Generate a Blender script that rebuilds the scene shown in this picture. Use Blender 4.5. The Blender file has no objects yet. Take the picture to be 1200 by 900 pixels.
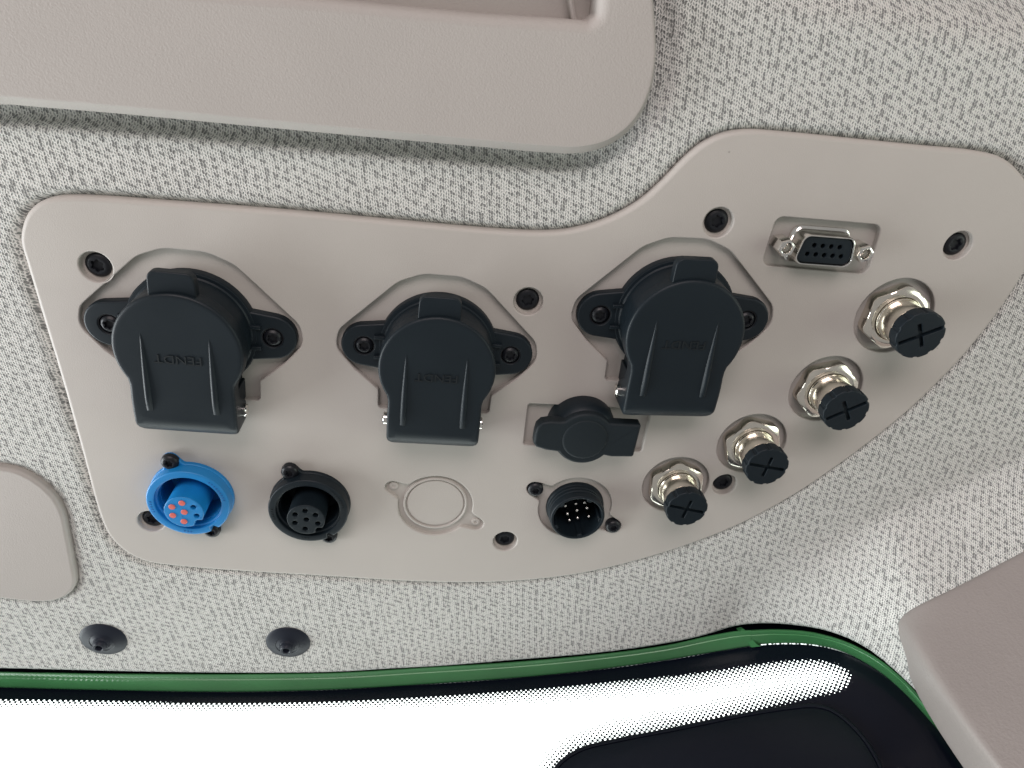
import bpy, bmesh, math, random
import numpy as np
from mathutils import Vector, Matrix
from mathutils.geometry import delaunay_2d_cdt
random.seed(7)
S = bpy.context.scene
C = S.collection
PI = math.pi
MM = 0.001

# ------------------------------------------------------------------ camera
W0, H0, F0 = 1200.0, 900.0, 800.0          # photograph's pixels, focal length in those pixels
VP = (530.0, 0.0)                          # where the panel's normal through the lens meets the picture
D = 0.200                                  # lens to panel, metres
_n = Vector((VP[0]-600, 450-VP[1], -F0)).normalized()
Zc = -_n
Xc = (Vector((1, 0, 0)) - Zc*Zc.x).normalized()
Yc = Zc.cross(Xc)
R = Matrix((Xc, Yc, Zc))                   # camera -> world
CAM = Vector((0, 0, D))
cd = bpy.data.cameras.new('camera')
cam = bpy.data.objects.new('camera', cd); C.objects.link(cam)
cam.matrix_world = Matrix.Translation(CAM) @ R.to_4x4()
cd.sensor_fit = 'HORIZONTAL'; cd.sensor_width = 36; cd.lens = 36*F0/W0
cd.clip_start = 0.002; cd.clip_end = 50
S.camera = cam

# ------------------------------------------------------------------ light
wd = bpy.data.worlds.new('World'); S.world = wd; wd.use_nodes = True
bg = wd.node_tree.nodes['Background']
bg.inputs[0].default_value = (1.0, 0.985, 0.97, 1); bg.inputs[1].default_value = 0.31
def area(name, loc, aim, sx, sy, power, col):
    l = bpy.data.lights.new(name, 'AREA'); l.shape = 'RECTANGLE'; l.size = sx; l.size_y = sy
    l.energy = power; l.color = col
    o = bpy.data.objects.new(name, l); C.objects.link(o)
    o.location = loc
    o.rotation_euler = (Vector(aim)-Vector(loc)).to_track_quat('-Z', 'Y').to_euler()
    return o
area('rear_window_light', (-0.05, 0.75, 0.60), (0, -0.1, 0), 0.7, 0.40, 6.0, (1.0, 0.87, 0.87))
area('left_window_light', (-0.95, -0.30, 0.22), (0.10, -0.20, 0), 0.7, 0.45, 13.0, (0.93, 0.975, 1.0))
area('right_window_light', (1.0, -0.05, 0.50), (0, -0.1, 0), 0.5, 0.6, 2.5, (0.88, 1.0, 0.86))
SKY_STRENGTH = 4.0
S.view_settings.view_transform = 'Standard'; S.view_settings.look = 'None'
S.view_settings.exposure = 0.02; S.view_settings.gamma = 1
S.view_settings.use_curve_mapping = False
S.render.engine = 'CYCLES'
S.cycles.use_denoising = True
S.cycles.max_bounces = 8; S.cycles.transparent_max_bounces = 12
S.cycles.caustics_reflective = False; S.cycles.caustics_refractive = False
S.cycles.sample_clamp_indirect = 4

# ------------------------------------------------------------------ helpers: rays and outlines
def ray(px, py):
    return R @ Vector((px-600, 450-py, -F0))
def P(px, py, z=0.0):                      # photograph pixel -> point at height z (mm) over the panel, in mm
    d = ray(px, py); t = (z*MM - D)/d.z
    p = CAM + d*t
    return Vector((p.x*1000, p.y*1000, z))
def P2(px, py, z=0.0):
    p = P(px, py, z); return (p.x, p.y)
def catmull(pts, n=8, closed=True):
    out = []; N = len(pts)
    rng = range(N if closed else N-1)
    for i in rng:
        if closed: p = [np.array(pts[(i+k) % N], float) for k in (-1, 0, 1, 2)]
        else: p = [np.array(pts[min(max(i+k, 0), N-1)], float) for k in (-1, 0, 1, 2)]
        # centripetal
        t = [0]
        for a, b in zip(p[:-1], p[1:]): t.append(t[-1] + max(np.linalg.norm(b-a), 1e-6)**0.5)
        for k in range(n):
            u = t[1] + (t[2]-t[1])*k/n
            A1 = p[0]*(t[1]-u)/(t[1]-t[0]) + p[1]*(u-t[0])/(t[1]-t[0]) if t[1]-t[0] > 1e-2 else p[1]
            A2 = p[1]*(t[2]-u)/(t[2]-t[1]) + p[2]*(u-t[1])/(t[2]-t[1])
            A3 = p[2]*(t[3]-u)/(t[3]-t[2]) + p[3]*(u-t[2])/(t[3]-t[2]) if t[3]-t[2] > 1e-2 else p[2]
            B1 = A1*(t[2]-u)/(t[2]-t[0]) + A2*(u-t[0])/(t[2]-t[0])
            B2 = A2*(t[3]-u)/(t[3]-t[1]) + A3*(u-t[1])/(t[3]-t[1])
            out.append(tuple(B1*(t[2]-u)/(t[2]-t[1]) + B2*(u-t[1])/(t[2]-t[1])))
    if not closed: out.append(tuple(np.array(pts[-1], float)))
    return out
def sarea(o): return 0.5*sum(o[i-1][0]*o[i][1]-o[i][0]*o[i-1][1] for i in range(len(o)))
def ccw(o): return list(o) if sarea(o) > 0 else list(o)[::-1]
def circle(r, n=48, c=(0, 0), a0=0): return [(c[0]+r*math.cos(a0+2*PI*i/n), c[1]+r*math.sin(a0+2*PI*i/n)) for i in range(n)]
def rpoly(pts, rad, n=6):                  # polygon with rounded corners, CCW
    pts = ccw(pts) if not isinstance(rad, (list, tuple)) else list(pts)
    out = []; N = len(pts)
    for i in range(N):
        p = Vector(pts[i]); a = Vector(pts[i-1]); b = Vector(pts[(i+1) % N])
        r = rad[i] if isinstance(rad, (list, tuple)) else rad
        da = (a-p).normalized(); db = (b-p).normalized()
        ang = da.angle(db)
        if r <= 0 or abs(ang-PI) < 0.02: out.append(tuple(p)); continue
        t = r/math.tan(ang/2)
        t = min(t, (a-p).length*0.49, (b-p).length*0.49)
        r2 = t*math.tan(ang/2)
        c = p + (da+db).normalized()*(r2/math.sin(ang/2))
        s = p+da*t-c; e = p+db*t-c
        a0 = math.atan2(s.y, s.x); a1 = math.atan2(e.y, e.x)
        d = (a1-a0+PI) % (2*PI)-PI
        for k in range(n+1):
            q = a0+d*k/n; out.append((c.x+r2*math.cos(q), c.y+r2*math.sin(q)))
    return out
def rect(w, h, r, c=(0, 0), n=5):
    x, y = c
    return rpoly([(x-w/2, y-h/2), (x+w/2, y-h/2), (x+w/2, y+h/2), (x-w/2, y+h/2)], r, n)
def offset(o, d):                          # CCW outline, positive d grows it
    N = len(o); out = []
    for i in range(N):
        a, p, b = Vector(o[i-1]), Vector(o[i]), Vector(o[(i+1) % N])
        e1 = (p-a); e2 = (b-p)
        if e1.length < 1e-9: e1 = e2
        if e2.length < 1e-9: e2 = e1
        n1 = Vector((e1.y, -e1.x)).normalized(); n2 = Vector((e2.y, -e2.x)).normalized()
        m = (n1+n2)
        if m.length < 1e-6: m = n1
        m.normalize(); k = 1/max(0.5, m.dot(n1))
        out.append((p.x+m.x*d*k, p.y+m.y*d*k))
    return out
def place(o, c, a):                        # rotate an outline by a and move it to c
    ca, sa = math.cos(a), math.sin(a)
    return [(c[0]+x*ca-y*sa, c[1]+x*sa+y*ca) for x, y in o]
def hull(pts):
    pts = sorted(set((round(x, 5), round(y, 5)) for x, y in pts))
    def half(ps):
        h = []
        for p in ps:
            while len(h) > 1 and (h[-1][0]-h[-2][0])*(p[1]-h[-2][1])-(h[-1][1]-h[-2][1])*(p[0]-h[-2][0]) <= 0: h.pop()
            h.append(p)
        return h[:-1]
    return half(pts)+half(pts[::-1])

# ------------------------------------------------------------------ helpers: bmesh (all in mm)
def ring(bm, o, z): return [bm.verts.new((x, y, z if not callable(z) else z(x, y))) for x, y in o]
def bridge(bm, a, b):
    n = len(a)
    for i in range(n):
        try: bm.faces.new((a[i-1], a[i], b[i], b[i-1]))
        except ValueError: pass
def cap(bm, outer, holes, z):              # flat face with holes; outer and holes are lists of existing verts
    allv = list(outer)+[v for h in holes for v in h]
    co = [Vector((v.co.x, v.co.y)) for v in allv]
    loops = []; k = 0
    for lp in [outer]+list(holes):
        loops.append(list(range(k, k+len(lp)))); k += len(lp)
    edges = [(lp[i-1], lp[i]) for lp in loops for i in range(len(lp))]
    if not holes:
        try: return bm.faces.new(outer)
        except ValueError: return
    vo, eo, fo, ov, oe, of = delaunay_2d_cdt(co, edges, [], 1, 1e-6)
    polys = [[(v.co.x, v.co.y) for v in h] for h in holes]
    outp = [(v.co.x, v.co.y) for v in outer]
    def inside(p, poly):
        r = False; x, y = p; j = len(poly)-1
        for i in range(len(poly)):
            xi, yi = poly[i]; xj, yj = poly[j]
            if (yi > y) != (yj > y) and x < (xj-xi)*(y-yi)/(yj-yi)+xi: r = not r
            j = i
        return r
    for f in fo:
        c = sum((vo[i] for i in f), Vector((0, 0)))/len(f)
        if any(inside(c, h) for h in polys) or not inside(c, outp): continue
        vs = [allv[ov[i][0]] if ov[i] else bm.verts.new((vo[i].x, vo[i].y, z)) for i in f]
        try: bm.faces.new(vs)
        except ValueError: pass
def slab(bm, outer, holes, z1, z0, bev=0.5, hbev=None, seg=3, hz=None, bottom=False):
    """plate: rounded top edge outside and round each hole, walls down to z0 (holes down to hz)"""
    outer = ccw(outer); hbev = bev*0.5 if hbev is None else hbev; hz = z0 if hz is None else hz
    prev = ring(bm, outer, z0)
    first = prev
    for k in range(seg+1):
        a = PI/2*k/seg
        r = ring(bm, offset(outer, -bev*(1-math.cos(a))), z1-bev*(1-math.sin(a)))
        bridge(bm, prev, r); prev = r
        if bev <= 0: break
    tops = []
    for h in holes:
        h = ccw(h); p = ring(bm, h, hz)
        for k in range(seg+1):
            a = PI/2*k/seg
            r = ring(bm, offset(h, hbev*(1-math.cos(a))), z1-hbev*(1-math.sin(a)))
            bridge(bm, p, r); p = r
            if hbev <= 0: break
        tops.append(p)
    cap(bm, prev, tops, z1)
    if bottom: cap(bm, first, [], z0)
def sheet(bm, o, z):
    v = ring(bm, ccw(o), z); bm.faces.new(v)
def lathe(bm, prof, seg=48, c=(0, 0), rf=None, z0=0):
    rings = []
    for r, z in prof:
        if r < 1e-6: rings.append([bm.verts.new((c[0], c[1], z+z0))]); continue
        rings.append([bm.verts.new((c[0]+(r*(rf(2*PI*i/seg, r, z) if rf else 1))*math.cos(2*PI*i/seg),
                                    c[1]+(r*(rf(2*PI*i/seg, r, z) if rf else 1))*math.sin(2*PI*i/seg), z+z0)) for i in range(seg)])
    for a, b in zip(rings[:-1], rings[1:]):
        if len(a) == 1 and len(b) == 1: continue
        if len(b) == 1:
            for i in range(seg): bm.faces.new((a[i-1], a[i], b[0]))
        elif len(a) == 1:
            for i in range(seg): bm.faces.new((b[i], b[i-1], a[0]))
        else: bridge(bm, a, b)
def rod(bm, a, b, r, seg=20, bev=0.3):     # rounded cylinder from a to b
    a, b = Vector(a), Vector(b); ax = (b-a); L = ax.length; ax.normalize()
    q = Vector((0, 0, 1)).rotation_difference(ax)
    rings = []
    for rr, z in ((0, 0), (r-bev, 0), (r, bev), (r, L-bev), (r-bev, L), (0, L)):
        if rr == 0: rings.append([bm.verts.new(a+q @ Vector((0, 0, z)))]); continue
        rings.append([bm.verts.new(a+q @ Vector((rr*math.cos(2*PI*i/seg), rr*math.sin(2*PI*i/seg), z))) for i in range(seg)])
    for s, t in zip(rings[:-1], rings[1:]):
        for i in range(seg):
            if len(s) == 1: bm.faces.new((s[0], t[i-1], t[i]))
            elif len(t) == 1: bm.faces.new((s[i-1], s[i], t[0]))
            else: bm.faces.new((s[i-1], s[i], t[i], t[i-1]))
def gridmesh(bm, pts, closed_u=False):
    v = [[bm.verts.new(p) for p in row] for row in pts]
    for i in range(len(v)-1):
        for j in range(len(v[0])-1):
            bm.faces.new((v[i][j], v[i][j+1], v[i+1][j+1], v[i+1][j]))
    return v
def obj(name, bm, mat, parent=None, smooth=40, label=None, wn=True):
    bmesh.ops.recalc_face_normals(bm, faces=bm.faces)
    me = bpy.data.meshes.new(name); bm.to_mesh(me); bm.free()
    me.transform(Matrix.Scale(MM, 4))
    me.materials.append(mat)
    me.polygons.foreach_set('use_smooth', [True]*len(me.polygons))
    me.set_sharp_from_angle(angle=math.radians(smooth))
    o = bpy.data.objects.new(name, me); C.objects.link(o)
    if parent is not None: o.parent = parent
    if wn:
        m = o.modifiers.new('wn', 'WEIGHTED_NORMAL'); m.keep_sharp = True; m.weight = 80
    if label: o['label'] = label
    return o
def tag(o, label, cat, group=None):
    o['label'] = label; o['category'] = cat
    if group: o['group'] = group
    return o
def thing(name, label, cat, loc, rz=0, group=None):     # loc in mm
    o = bpy.data.objects.new(name, None); C.objects.link(o)
    o.empty_display_size = 0.01
    o.location = Vector(loc)*MM; o.rotation_euler = (0, 0, rz)
    return tag(o, label, cat, group)
def children(o): return [c for c in C.objects if c.parent == o]
def copy_tree(o, parent=None):
    kids = children(o)
    c = o.copy(); C.objects.link(c); c.parent = parent
    for k in kids: copy_tree(k, c)
    return c
def text_bm(txt, size, cx, cy, z, depth, rot=0.0, xs=1.0, shear=0.0):
    cu = bpy.data.curves.new('t', 'FONT'); cu.body = txt; cu.size = size; cu.align_x = 'CENTER'; cu.align_y = 'CENTER'
    cu.extrude = depth; cu.resolution_u = 2; cu.shear = shear
    cu.offset = 0.0
    to = bpy.data.objects.new('t', cu); C.objects.link(to)
    dg = bpy.context.evaluated_depsgraph_get()
    me = bpy.data.meshes.new_from_object(to.evaluated_get(dg))
    bm = bmesh.new(); bm.from_mesh(me)
    bpy.data.objects.remove(to); bpy.data.curves.remove(cu); bpy.data.meshes.remove(me)
    bm.transform(Matrix.Translation((cx, cy, z)) @ Matrix.Rotation(rot, 4, 'Z') @ Matrix.Diagonal((xs, 1, 1, 1)))
    return bm

# ------------------------------------------------------------------ materials
def mat(name):
    m = bpy.data.materials.new(name); m.use_nodes = True
    nt = m.node_tree; b = nt.nodes['Principled BSDF']
    return m, nt, b
def N(nt, kind, **kw):
    n = nt.nodes.new(kind)
    for k, v in kw.items():
        if k.startswith('i_'):
            key = k[2:]; n.inputs[int(key) if key.isdigit() else key.replace('_', ' ')].default_value = v
        else: setattr(n, k, v)
    return n
def math_(nt, op, a, b=None, c=None, clamp=False):
    n = nt.nodes.new('ShaderNodeMath'); n.operation = op; n.use_clamp = clamp
    for i, v in enumerate((a, b, c)):
        if v is None: continue
        if isinstance(v, (int, float)): n.inputs[i].default_value = v
        else: nt.links.new(v, n.inputs[i])
    return n.outputs[0]
def mixc(nt, f, a, b):
    n = nt.nodes.new('ShaderNodeMix'); n.data_type = 'RGBA'
    for k, v in ((0, f), (6, a), (7, b)):
        if isinstance(v, (int, float, tuple)): n.inputs[k].default_value = v if not isinstance(v, tuple) else (*v, 1)[:4]
        else: nt.links.new(v, n.inputs[k])
    return n.outputs[2]
def smooth(nt, x, lo, hi):
    n = nt.nodes.new('ShaderNodeMapRange'); n.interpolation_type = 'SMOOTHSTEP'
    nt.links.new(x, n.inputs[0]); n.inputs[1].default_value = lo; n.inputs[2].default_value = hi
    return n.outputs[0]
def plastic(name, col, rough=0.5, grain=3200, gs=0.10, spec=0.5, var=0.06, rvar=0.08, grain2=None):
    m, nt, b = mat(name)
    g = N(nt, 'ShaderNodeNewGeometry')
    no = N(nt, 'ShaderNodeTexNoise', i_Scale=grain, i_Detail=2.0); nt.links.new(g.outputs['Position'], no.inputs['Vector'])
    n2 = N(nt, 'ShaderNodeTexNoise', i_Scale=45.0, i_Detail=5.0); nt.links.new(g.outputs['Position'], n2.inputs['Vector'])
    c = mixc(nt, n2.outputs[0], tuple(x*(1-var) for x in col), tuple(min(1, x*(1+var)) for x in col))
    if grain2:                             # stray lint and tiny scuffs
        vs = N(nt, 'ShaderNodeTexVoronoi', i_Scale=55.0); nt.links.new(g.outputs['Position'], vs.inputs['Vector'])
        sk = math_(nt, 'SUBTRACT', 1.0, smooth(nt, vs.outputs['Distance'], 0.012, 0.024))
        gate = smooth(nt, n2.outputs[0], 0.52, 0.60)
        c = mixc(nt, math_(nt, 'MULTIPLY', math_(nt, 'MULTIPLY', sk, gate), 0.6), c, tuple(x*0.45 for x in col))
    nt.links.new(c, b.inputs['Base Color'])
    r = math_(nt, 'MULTIPLY_ADD', n2.outputs[0], rvar*2, rough-rvar); nt.links.new(r, b.inputs['Roughness'])
    b.inputs['Specular IOR Level'].default_value = spec
    bp = N(nt, 'ShaderNodeBump', i_Strength=gs, i_Distance=0.0002)
    nt.links.new(no.outputs[0], bp.inputs['Height']); nt.links.new(bp.outputs[0], b.inputs['Normal'])
    return m
M_panel = plastic('beige_plastic', (0.448, 0.419, 0.385), 0.52, 2600, 0.32, 0.35, 0.04, 0.14, True)
M_bezel = plastic('beige_grained_plastic', (0.395, 0.364, 0.338), 0.6, 1900, 0.5, 0.35, 0.04, 0.12, True)
M_trim = plastic('taupe_plastic', (0.285, 0.252, 0.236), 0.48, 1100, 0.75, 0.4, 0.05)
M_black = plastic('black_plastic', (0.0062, 0.0112, 0.0155), 0.46, 4200, 0.12, 0.27, 0.15)
M_dark = plastic('black_steel', (0.006, 0.007, 0.010), 0.40, 5000, 0.08, 0.35, 0.2)
M_rubber = plastic('black_rubber', (0.0065, 0.0115, 0.0150), 0.58, 2600, 0.2, 0.3, 0.2)
M_blue = plastic('blue_plastic', (0.007, 0.195, 0.49), 0.42, 4200, 0.08, 0.5, 0.06)
M_bluemark = plastic('dark_blue_print', (0.006, 0.12, 0.38), 0.5, 4200, 0.05)
M_red = plastic('coral_red_plastic', (0.60, 0.125, 0.105), 0.5, 4000, 0.05)
M_hole = plastic('dark_hollow', (0.004, 0.005, 0.006), 0.7, 4000, 0.05)
M_green = plastic('green_paint', (0.058, 0.215, 0.078), 0.22, 900, 0.25, 0.7, 0.25)
_b = M_green.node_tree.nodes['Principled BSDF']; _b.inputs['Coat Weight'].default_value = 0.8; _b.inputs['Coat Roughness'].default_value = 0.12
M_leak_block = plastic('dark_leak_block', (0.012, 0.013, 0.014), 0.8, 2000, 0.1)  # near black, for the sheet added behind the lining
M_clip = plastic('navy_black_plastic', (0.010, 0.013, 0.022), 0.45, 4000, 0.08, 0.3, 0.1)
M_mark = plastic('dark_grey_lettering', (0.006, 0.009, 0.011), 0.6, 4000, 0.05, 0.3)
def metal(name, col, rough, gs=0.04):
    m, nt, b = mat(name)
    b.inputs['Metallic'].default_value = 1
    g = N(nt, 'ShaderNodeNewGeometry')
    n2 = N(nt, 'ShaderNodeTexNoise', i_Scale=260.0, i_Detail=6.0); nt.links.new(g.outputs['Position'], n2.inputs['Vector'])
    nt.links.new(mixc(nt, n2.outputs[0], tuple(x*0.85 for x in col), tuple(min(1, x*1.1) for x in col)), b.inputs['Base Color'])
    nt.links.new(math_(nt, 'MULTIPLY_ADD', n2.outputs[0], 0.2, rough-0.1), b.inputs['Roughness'])
    bp = N(nt, 'ShaderNodeBump', i_Strength=gs, i_Distance=0.0004)
    nt.links.new(n2.outputs[0], bp.inputs['Height']); nt.links.new(bp.outputs[0], b.inputs['Normal'])
    return m
M_nickel = metal('nickel', (0.86, 0.81, 0.72), 0.17, 0.08)
M_steel = metal('bright_steel', (0.82, 0.80, 0.76), 0.14)
def mk_fabric():
    m, nt, b = mat('knit_headliner_fabric')
    uv = N(nt, 'ShaderNodeUVMap', uv_map='UVMap')
    sp = N(nt, 'ShaderNodeSeparateXYZ'); 
    wob = N(nt, 'ShaderNodeTexNoise', i_Scale=0.35, i_Detail=2.0); nt.links.new(uv.outputs[0], wob.inputs['Vector'])
    ad = N(nt, 'ShaderNodeVectorMath', operation='MULTIPLY_ADD')
    nt.links.new(wob.outputs['Color'], ad.inputs[0]); ad.inputs[1].default_value = (0.9, 0.9, 0); nt.links.new(uv.outputs[0], ad.inputs[2])
    nt.links.new(ad.outputs[0], sp.inputs[0])
    x, y = sp.outputs[0], sp.outputs[1]
    # knit: columns of leaning loops, a dark slot in each; some loops are of dark yarn. 1 unit = 1 mm
    fz = N(nt, 'ShaderNodeTexNoise', i_Scale=1.1, i_Detail=3.0); nt.links.new(uv.outputs[0], fz.inputs['Vector'])
    fzs = N(nt, 'ShaderNodeSeparateXYZ'); nt.links.new(fz.outputs['Color'], fzs.inputs[0])
    u = math_(nt, 'MULTIPLY', math_(nt, 'MULTIPLY_ADD', math_(nt, 'SUBTRACT', fzs.outputs[0], 0.5), 0.55, x), 1/0.74)
    col = math_(nt, 'FLOOR', u); fu = math_(nt, 'SUBTRACT', math_(nt, 'FRACT', u), 0.5)
    par = math_(nt, 'MULTIPLY_ADD', math_(nt, 'FLOORED_MODULO', col, 2.0), 2.0, -1.0)          # -1 / +1
    v = math_(nt, 'MULTIPLY_ADD', math_(nt, 'MULTIPLY_ADD', math_(nt, 'SUBTRACT', fzs.outputs[1], 0.5), 0.8, y), 1/1.06, math_(nt, 'MULTIPLY', col, 0.37))
    row = math_(nt, 'FLOOR', v); fv = math_(nt, 'SUBTRACT', math_(nt, 'FRACT', v), 0.5)
    cv = N(nt, 'ShaderNodeCombineXYZ'); nt.links.new(col, cv.inputs[0]); nt.links.new(row, cv.inputs[1])
    wn = N(nt, 'ShaderNodeTexWhiteNoise', noise_dimensions='2D'); nt.links.new(cv.outputs[0], wn.inputs[0])
    du = math_(nt, 'MULTIPLY_ADD', math_(nt, 'MULTIPLY', fv, par), 0.34, fu)
    e = math_(nt, 'ADD', math_(nt, 'POWER', math_(nt, 'ABSOLUTE', math_(nt, 'MULTIPLY', du, 1/0.30)), 2.0), math_(nt, 'POWER', math_(nt, 'ABSOLUTE', math_(nt, 'MULTIPLY', fv, 1/0.44)), 2.0))
    slot = math_(nt, 'SUBTRACT', 1.0, smooth(nt, e, 0.15, 1.25))
    # which loops are dark: coarse cells sampled at the loop's own centre
    cx = math_(nt, 'MULTIPLY', math_(nt, 'ADD', col, 0.5), 0.74)
    cy = math_(nt, 'MULTIPLY', math_(nt, 'SUBTRACT', math_(nt, 'ADD', row, 0.5), math_(nt, 'MULTIPLY', col, 0.37)), 1.06)
    cc = N(nt, 'ShaderNodeCombineXYZ'); nt.links.new(cx, cc.inputs[0]); nt.links.new(math_(nt, 'MULTIPLY_ADD', cx, 0.5, cy), cc.inputs[1])
    vo = N(nt, 'ShaderNodeTexVoronoi', voronoi_dimensions='2D', i_Scale=1/2.75, i_Randomness=0.42); nt.links.new(cc.outputs[0], vo.inputs['Vector'])
    spot = math_(nt, 'SUBTRACT', 1.0, smooth(nt, vo.outputs['Distance'], 0.25, 0.32))
    body = math_(nt, 'SUBTRACT', 1.0, smooth(nt, e, 1.0, 5.0))
    amt = math_(nt, 'MULTIPLY', slot, math_(nt, 'MULTIPLY_ADD', wn.outputs[0], 0.60, 0.40))
    c = mixc(nt, amt, (0.70, 0.693, 0.655), (0.17, 0.188, 0.18))
    c = mixc(nt, math_(nt, 'MULTIPLY', math_(nt, 'MULTIPLY', spot, body), 0.84), c, (0.19, 0.192, 0.185))
    gap = math_(nt, 'SUBTRACT', 1.0, slot)
    nt.links.new(c, b.inputs['Base Color'])
    b.inputs['Roughness'].default_value = 0.95; b.inputs['Specular IOR Level'].default_value = 0.15
    b.inputs['Sheen Weight'].default_value = 0.15
    bp = N(nt, 'ShaderNodeBump', i_Strength=0.9, i_Distance=0.0005)
    hh = math_(nt, 'ADD', math_(nt, 'MULTIPLY', gap, 0.7), math_(nt, 'MULTIPLY', fz.outputs[0], 0.6))
    nt.links.new(hh, bp.inputs['Height']); nt.links.new(bp.outputs[0], b.inputs['Normal'])
    return m
M_fabric = mk_fabric()
def mk_glass():
    m, nt, b = mat('windscreen_glass_with_printed_border')
    uv = N(nt, 'ShaderNodeUVMap', uv_map='UVMap'); sp = N(nt, 'ShaderNodeSeparateXYZ'); nt.links.new(uv.outputs[0], sp.inputs[0])
    at = N(nt, 'ShaderNodeAttribute', attribute_name='clear_mm'); d = at.outputs['Fac']
    pitch = 2.1
    a = math_(nt, 'SINE', math_(nt, 'MULTIPLY', math_(nt, 'ADD', sp.outputs[0], sp.outputs[1]), 2*PI/pitch))
    e = math_(nt, 'SINE', math_(nt, 'MULTIPLY', math_(nt, 'SUBTRACT', sp.outputs[0], sp.outputs[1]), 2*PI/pitch))
    dot = math_(nt, 'MULTIPLY', math_(nt, 'ADD', a, e), 0.5)                 # -1..1, 1 at dot centres
    thr = N(nt, 'ShaderNodeMapRange'); nt.links.new(d, thr.inputs[0])
    thr.inputs[1].default_value = 0.0; thr.inputs[2].default_value = 1.0; thr.inputs[3].default_value = 0.30; thr.inputs[4].default_value = -1.06
    clear = smooth(nt, math_(nt, 'SUBTRACT', dot, math_(nt, 'MAXIMUM', thr.outputs[0], math_(nt, 'MULTIPLY_ADD', d, -7.0, 0.30))), -0.07, 0.07)
    at2 = N(nt, 'ShaderNodeAttribute', attribute_name='edge_line'); 
    at3 = N(nt, 'ShaderNodeAttribute', attribute_name='edge_mm')
    band = math_(nt, 'MULTIPLY', smooth(nt, at3.outputs['Fac'], -0.7, -0.5), math_(nt, 'SUBTRACT', 1.0, smooth(nt, at3.outputs['Fac'], -0.15, 0.05)))
    line = math_(nt, 'MULTIPLY', math_(nt, 'MULTIPLY', band, at2.outputs['Fac']), smooth(nt, dot, -0.5, 0.4))
    clear = math_(nt, 'MAXIMUM', clear, line)
    tr = N(nt, 'ShaderNodeBsdfTransparent'); tr.inputs[0].default_value = (0.96, 0.985, 0.97, 1)
    b.inputs['Base Color'].default_value = (0.004, 0.005, 0.011, 1); b.inputs['Roughness'].default_value = 0.16; b.inputs['Specular IOR Level'].default_value = 0.22
    mx = N(nt, 'ShaderNodeMixShader'); nt.links.new(clear, mx.inputs[0]); nt.links.new(b.outputs[0], mx.inputs[1]); nt.links.new(tr.outputs[0], mx.inputs[2])
    nt.links.new(mx.outputs[0], nt.nodes['Material Output'].inputs[0])
    return m
M_glass = mk_glass()
M_sky = bpy.data.materials.new('overcast_sky'); M_sky.use_nodes = True
_nt = M_sky.node_tree; _nt.nodes.remove(_nt.nodes['Principled BSDF'])
_e = N(_nt, 'ShaderNodeEmission', i_Strength=SKY_STRENGTH); _e.inputs[0].default_value = (0.94, 1.0, 0.985, 1)
_nt.links.new(_e.outputs[0], _nt.nodes['Material Output'].inputs[0])

# ------------------------------------------------------------------ outlines shared by panel and headliner (mm)
PANEL_PX = [(23,285),(24,268),(31,250),(44,238),(62,232),(84,230.5),(120,232),(200,238),(330,248),(450,259),(550,268),(600,271.5),(640,272.5),(668,270),
            (700,262),(730,249),(755,233),(780,210),(803,186),(825,168),(848,157),(875,152.5),(920,155),(1000,163),(1080,171),(1150,178),(1176,185),(1194,199),
            (1208,220),(1216,250),(1212,290),(1200,322),(1172,365),(1130,418),(1090,459),(1060,487),(1000,534),(930,582),(860,619),(800,642),(740,660),
            (680,673.5),(620,681),(560,684),(480,682.5),(380,676.5),(280,670.5),(205,664.5),(170,659),(147,648),(128,630),(117,608),(95,530),(70,442),(45,360),(30,310)]
PANEL = ccw(catmull([P2(*p) for p in PANEL_PX], 6))
BEZEL_PX = [(-120,102),(0,114),(130,125),(267,138),(400,150.5),(560,165),(640,172),(680,173),(710,166),(735,150),(752,128),(763,100),(768,70),(768,40),(765,0),(760,-60),(750,-130),(300,-150),(-120,-160)]
BZ = 6.0
BEZEL = ccw(catmull([P2(*p, BZ) for p in BEZEL_PX], 6))
PLATE_PX = [(-120,538),(-40,545),(0,549),(22,554),(45,567),(63,584),(73,603),(79,630),(85,662),(88,682),(85,692),(76,700),(62,705),(40,706),(0,702),(-120,690)]
PLATE = ccw(catmull([P2(*p, 0.6) for p in PLATE_PX], 6))

def sdf(poly, X, Y):                       # signed distance, negative inside (numpy)
    A = np.array(poly); B = np.roll(A, -1, 0)
    d = np.full(X.shape, 1e9); ins = np.zeros(X.shape, bool)
    for (ax, ay), (bx, by) in zip(A, B):
        ex, ey = bx-ax, by-ay; L = ex*ex+ey*ey+1e-12
        t = np.clip(((X-ax)*ex+(Y-ay)*ey)/L, 0, 1)
        d = np.minimum(d, (X-ax-t*ex)**2+(Y-ay-t*ey)**2)
        c = (ay > Y) != (by > Y)
        ins ^= c & (X < ex*(Y-ay)/(ey if abs(ey) > 1e-12 else 1e-12)+ax)
    d = np.sqrt(d); return np.where(ins, -d, d)
def sstep(x, a, b):
    t = np.clip((x-a)/(b-a), 0, 1); return t*t*(3-2*t)

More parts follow.
